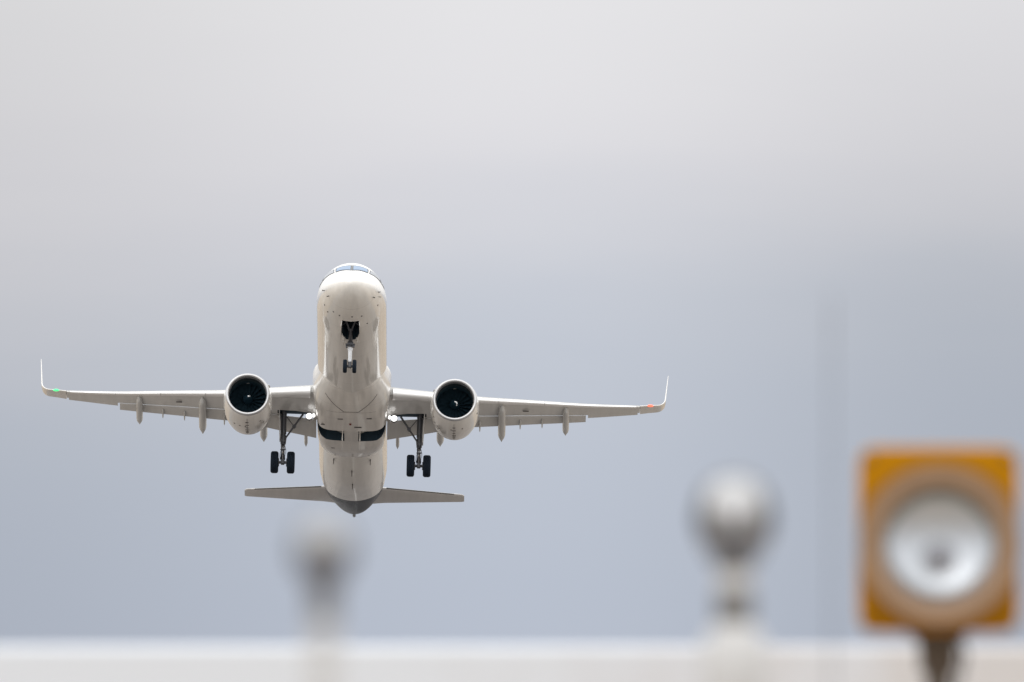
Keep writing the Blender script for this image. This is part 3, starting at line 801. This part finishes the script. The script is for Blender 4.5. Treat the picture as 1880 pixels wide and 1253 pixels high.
# ---- tail surfaces
def surf(name, m, le, z, ch, th, ys, fn):
    bm = bmesh.new(); secs = []
    for y in ys:
        ring = []
        for xc, zc in foil(0, 1, th, 12):
            ring.append(fn(y, lin(le, y) + xc * lin(ch, y), lin(z, y) + (zc - .016 * (1 - (2 * xc - 1) ** 2)) * lin(ch, y)))
        secs.append(ring)
    loft(bm, secs); return link(name, bm, m, air, auto=45)
for sgn in (-1, 1):
    st = surf('tailplane', M['tail'], [(.7, 39.1), (1.77, 39.72), (6.25, 42.3), (6.4, 42.55)], [(.7, .62), (6.3, 1.36)], [(.7, 3.3), (1.77, 2.76), (6.25, 1.38), (6.4, 1.1)], .10,
              [.7, 1.2, 1.77, 2.5, 3.5, 4.5, 5.5, 6.25, 6.4], lambda y, s, z: P(sgn * y, s, z))
    bm = bmesh.new(); tube(bm, [P(sgn * y, 39.72 + (y - 1.77) * .589 - .015, .62 + (y - .7) * .132 - .01) for y in (1.9, 3, 4, 5, 5.8)], .035, 8)
    link('leading_edge', bm, M['dark'], st)
surf('tail_fin', M['navy'], [(1.6, 35.6), (2.2, 36.6), (8.0, 41.3)], [(1.6, 0), (8, 0)], [(1.6, 7.6), (2.2, 6.4), (8.0, 2.3)], .10, [1.6, 2.2, 3.5, 5, 6.5, 7.8, 8.0], lambda y, s, z: P(z, s, y))

# ------------------------------------------------------------------ airfield lights in front of the wall
M['yellow'] = mat('yellow_housing_paint', (0.44, 0.190, 0.001), 0.55, noise=(0.10, 9), spec=.08)
M['hood'] = mat('hood_brown', (0.31, 0.195, 0.115), 0.55, noise=(0.12, 12))
M['hoodrim'] = mat('hood_rim_dark', (0.085, 0.05, 0.02), 0.5, noise=(0.1, 12))
M['reflector'] = mat('lamp_reflector', (0.64, 0.67, 0.71), 0.33, 1.0, noise=(0.03, 20))
M['post_brown'] = mat('weathered_steel', (0.095, 0.07, 0.05), 0.6, 0.2, noise=(0.35, 9))
M['pale_post'] = mat('pale_post_paint', (0.55, 0.55, 0.55), 0.6, noise=(0.16, 14))
M['grey_cup'] = mat('grey_cast_collar', (0.27, 0.27, 0.275), 0.5, 0.2, noise=(0.15, 18))
M['coupling'] = mat('dark_coupling', (0.16, 0.155, 0.15), 0.6, noise=(0.2, 18))
M['frost'] = mat('frosted_lens', (0.80, 0.79, 0.77), 0.45, noise=(0.06, 25))
M['base'] = mat('concrete_base', (0.42, 0.40, 0.37), 0.85, noise=(0.12, 8))
def globe_mat(name, tint, gl):
    m = bpy.data.materials.new(name); m.use_nodes = True; t = m.node_tree; t.nodes.clear()
    tr = N(t, 'ShaderNodeBsdfTransparent'); gs = N(t, 'ShaderNodeBsdfGlossy'); gs.inputs['Roughness'].default_value = 0.05
    c = N(t, 'ShaderNodeTexCoord'); n = N(t, 'ShaderNodeTexNoise'); n.inputs['Scale'].default_value = 30; L(t, c.outputs['Object'], n.inputs['Vector'])
    L(t, ramp(t, n.outputs['Fac'], [(0.3, tuple(v * .94 for v in tint)), (0.7, tint)]), tr.inputs[0])
    lw = N(t, 'ShaderNodeLayerWeight'); lw.inputs['Blend'].default_value = gl
    mxs = N(t, 'ShaderNodeMixShader'); L(t, lw.outputs['Fresnel'], mxs.inputs[0]); L(t, tr.outputs[0], mxs.inputs[1]); L(t, gs.outputs[0], mxs.inputs[2])
    o = N(t, 'ShaderNodeOutputMaterial'); L(t, mxs.outputs[0], o.inputs[0]); return m
def frosted_glass(name, k):
    m = globe_mat(name, (0.95, 0.955, 0.96), 0.08); t = m.node_tree
    o = next(n for n in t.nodes if n.type == 'OUTPUT_MATERIAL'); src = o.inputs[0].links[0].from_socket
    d = N(t, 'ShaderNodeBsdfDiffuse'); d.inputs[0].default_value = (.72, .74, .77, 1)
    x = N(t, 'ShaderNodeMixShader'); x.inputs[0].default_value = k
    L(t, src, x.inputs[1]); L(t, d.outputs[0], x.inputs[2]); L(t, x.outputs[0], o.inputs[0]); return m
M['globe'] = globe_mat('clear_globe_glass', (0.90, 0.91, 0.93), 0.25)

# square yellow flasher on a dark post
r = bpy.data.objects.new('approach_lamp', None); COL.objects.link(r); r.location = (1.201, 48, 0)
tag(r, 'square yellow lamp housing with a big round lens on a dark brown post', 'lamp')
CZ = 2.068
bm = bmesh.new()
def rsq(y, w, h):
    pts = []
    for k in range(96):
        a = 2 * math.pi * (k + .5) / 96; ca, sa = math.cos(a), math.sin(a); q = 1 / (abs(ca) ** 14 + abs(sa) ** 14) ** (1 / 14)
        pts.append((w / 2 * ca * q, y, CZ + h / 2 * sa * q + .006))
    return pts
def circ(y, r_, z): return [(r_ * math.cos(2 * math.pi * (k + .5) / 96), y, z + r_ * math.sin(2 * math.pi * (k + .5) / 96)) for k in range(96)]
rows = loft(bm, [circ(.16, .16, CZ - .02), circ(0, .172, CZ - .012), rsq(0, .435, .508), rsq(.008, .448, .521), rsq(.19, .448, .521), rsq(.20, .435, .508)], cap=False)
bm.faces.new(rows[-1])
link('housing', bm, M['yellow'], r, auto=40)
bm = bmesh.new(); hz = CZ - .008
lathe(bm, [(.150, -.004), (.150, -.012), (.168, -.10), (.219, -.104), (.224, -.09), (.222, -.002), (.15, -.002)], (0, 0, hz), 'Y', 64, 0, cap=False)
hd = link('hood', bm, M['hood'], r, auto=40)
bm = bmesh.new(); lathe(bm, [(.2205, -.106), (.2275, -.106), (.2275, -.085), (.2205, -.085), (.2205, -.106)], (0, 0, hz), 'Y', 64, 0, cap=False); link('hood_rim', bm, M['hoodrim'], hd, auto=40)
bm = bmesh.new(); lathe(bm, [(.152, -.058), (.152, -.070), (.170, -.070), (.170, -.058), (.152, -.058)], (0, 0, CZ - .026), 'Y', 64, 0, cap=False); link('lens_shade_ring', bm, mat('lens_shade_grey', (.12, .125, .11), .5, noise=(.1, 20)), r, auto=40)  # dark ring added for the shadow around the lens top
for bx in (-1, 1):
    for bz in (-1, 1):
        bm = bmesh.new(); lathe(bm, [(0, -.008), (.009, -.008), (.011, .001), (0, .001)], (bx * .195, 0, CZ + .006 + bz * .232), 'Y', 12, 0, cap=False); link('screw', bm, M['post_brown'], r)
bm = bmesh.new(); tube(bm, [(.05, .12, CZ - .24), (.075, .12, CZ - .32), (.05, .12, CZ - .42), (.045, .12, CZ - .9), (.045, .12, .13)], .008, 8); link('power_cable', bm, M['dark'], r)
bm = bmesh.new(); cz = CZ - .026
RS = .30
lathe(bm, [(.166 * k / 16 + 1e-4, -.045 + .05 - (RS - sq(RS * RS - (.166 * k / 16) ** 2))) for k in range(17)], (0, 0, 0), 'Y', 64, 0, cap=False)
bmesh.ops.transform(bm, matrix=Matrix.Translation((0, 0, cz)) @ Matrix.Rotation(R(-11), 4, 'X'), verts=bm.verts)
link('reflector', bm, M['reflector'], r, auto=60)
bm = bmesh.new(); lathe(bm, [(0, -.036), (.034, -.028), (.046, -.01), (.034, .01), (.014, .02)], (0, -.01, cz - .018), 'Y', 20, 0, cap=False); link('bulb', bm, mat('bulb_glass_grey', (.30, .31, .36), .4, noise=(.1, 20)), r)
bm = bmesh.new(); lathe(bm, [(.165, -.066), (.12, -.082), (.06, -.090), (0.001, -.093)], (0, 0, cz), 'Y', 48, 0, cap=False); link('lens', bm, frosted_glass('lens_glass', .17), r)
bm = bmesh.new(); tube(bm, [(0, .10, .1), (0, .10, CZ - .36)], .036, 20); tube(bm, [(0, .10, CZ - .37), (0, .10, CZ - .30), (0, .10, CZ - .235)], [.052, .056, .075], 20); link('post', bm, M['post_brown'], r, auto=40)
bm = bmesh.new(); box(bm, (0, .10, CZ - .255), (.16, .14, .03), bev=.006); link('mounting_bracket', bm, M['post_brown'], r, auto=40)
bm = bmesh.new(); box(bm, (0, .10, .06), (.5, .5, .12), bev=.02); link('base', bm, M['base'], r, auto=40)

def globe_light(loc, k, cz, label, light_neck, cup, lens=1.0, stem=1.0, dark=M['grey_cup'], frost=M['frost']):
    """elevated globe light: clear globe over a frosted lens, dark collar, coupling and pale post; k scales the head"""
    r = bpy.data.objects.new('globe_light', None); COL.objects.link(r); r.location = loc
    tag(r, label, 'lamp')
    g = .068 * k
    bm = bmesh.new(); lathe(bm, [(max(.001, g * math.sin(R(a))), g * math.cos(R(a))) for a in range(0, 146, 8)], (0, 0, cz), 'Z', 40, cap=False); link('globe', bm, M['globe'], r)
    bm = bmesh.new(); lathe(bm, [(.001, g * .88 * lens), (g * .36 * lens, g * .82 * lens), (g * .64 * lens, g * .62 * lens), (g * .74 * lens, g * .22), (g * .74 * lens, -g * .40), (g * .60 * lens, -g * .62), (.001, -g * .66)], (0, 0, cz), 'Z', 32, cap=False); link('inner_lens', bm, frost, r, auto=50)
    bm = bmesh.new()
    lathe(bm, [(g * .97, g * .02), (g * 1.03, -g * .02), (g * 1.0, -g * .36), (g * .86, -g * .80), (g * .58, -g * 1.22), (g * .50, -g * 1.40), (g * .40, -g * 1.40), (g * .50, -g * 1.1), (g * .78, -g * .7), (g * .90, -g * .34), (g * .97, g * .02)], (0, 0, cz), 'Z', 40, cap=False)
    link('guard_cup', bm, globe_mat('smoked_cup_glass', cup, 0.10), r, auto=50)
    bm = bmesh.new(); lathe(bm, [(0, -g * .67), (g * .46, -g * .70), (g * .52, -g * .9), (g * .48, -g * 1.46), (0, -g * 1.46)], (0, 0, cz), 'Z', 32, cap=False); link('collar', bm, dark, r, auto=40)
    zt = cz - g * 1.46
    if light_neck:
        bm = bmesh.new(); tube(bm, [(0, 0, zt), (0, 0, zt - g * .55)], g * .44, 24); link('neck', bm, M['pale_post'], r, auto=40)
        zt -= g * .55; cl, cr = g * .82, g * .48
    else:
        cl, cr = g * 1.1, g * .44
    bm = bmesh.new(); lathe(bm, [(0, zt), (cr, zt), (cr * 1.05, zt - cl * .5), (cr, zt - cl), (0, zt - cl)], (0, 0, 0), 'Z', 28, cap=False); link('coupling', bm, M['coupling'], r, auto=40)
    zt -= cl
    bm = bmesh.new(); lathe(bm, [(0, zt), (g * .55 * stem, zt), (g * (.95 if light_neck else .60) * stem, zt - g * .5), (g * (1.0 if light_neck else .62) * stem, zt - g * 1.4), (g * (1.0 if light_neck else .62) * stem, .10), (0, .10)], (0, 0, 0), 'Z', 28, cap=False); link('post', bm, M['pale_post'], r, auto=40)
    bm = bmesh.new(); box(bm, (0, 0, .06), (.36, .36, .12), bev=.02); link('base', bm, M['base'], r, auto=40)
globe_light((.443, 34, 0), 1.14, 2.018, 'clear globe light with a pale neck above a dark coupling, beside the yellow lamp', True, (.92, .925, .94), 1.0, .84)
globe_light((-.287, 26, 0), .66, 1.892, 'blurred globe light on a slim pale post, below the airliner tail', False, (.86, .865, .89), .98, .74, M['grey_cup'], mat('greyer_lens', (.68, .67, .65), .5, noise=(.12, 25)))  # this globe gets a greyer frosted lens

# thin rod standing between the globe light and the yellow lamp
r = bpy.data.objects.new('lightning_rod', None); COL.objects.link(r); r.location = (.7025, 37.5, 0)
tag(r, 'thin upright rod seen as a faint blurred streak left of the yellow lamp', 'rod')
bm = bmesh.new(); tube(bm, [(0, 0, .12), (0, 0, 2.46)], .0026, 10); tube(bm, [(0, 0, 2.46), (0, 0, 2.54)], [.0026, .001], 10); link('mast', bm, M['strut'], r)
bm = bmesh.new(); box(bm, (0, 0, .06), (.2, .2, .12), bev=.02); link('base', bm, M['base'], r, auto=40)
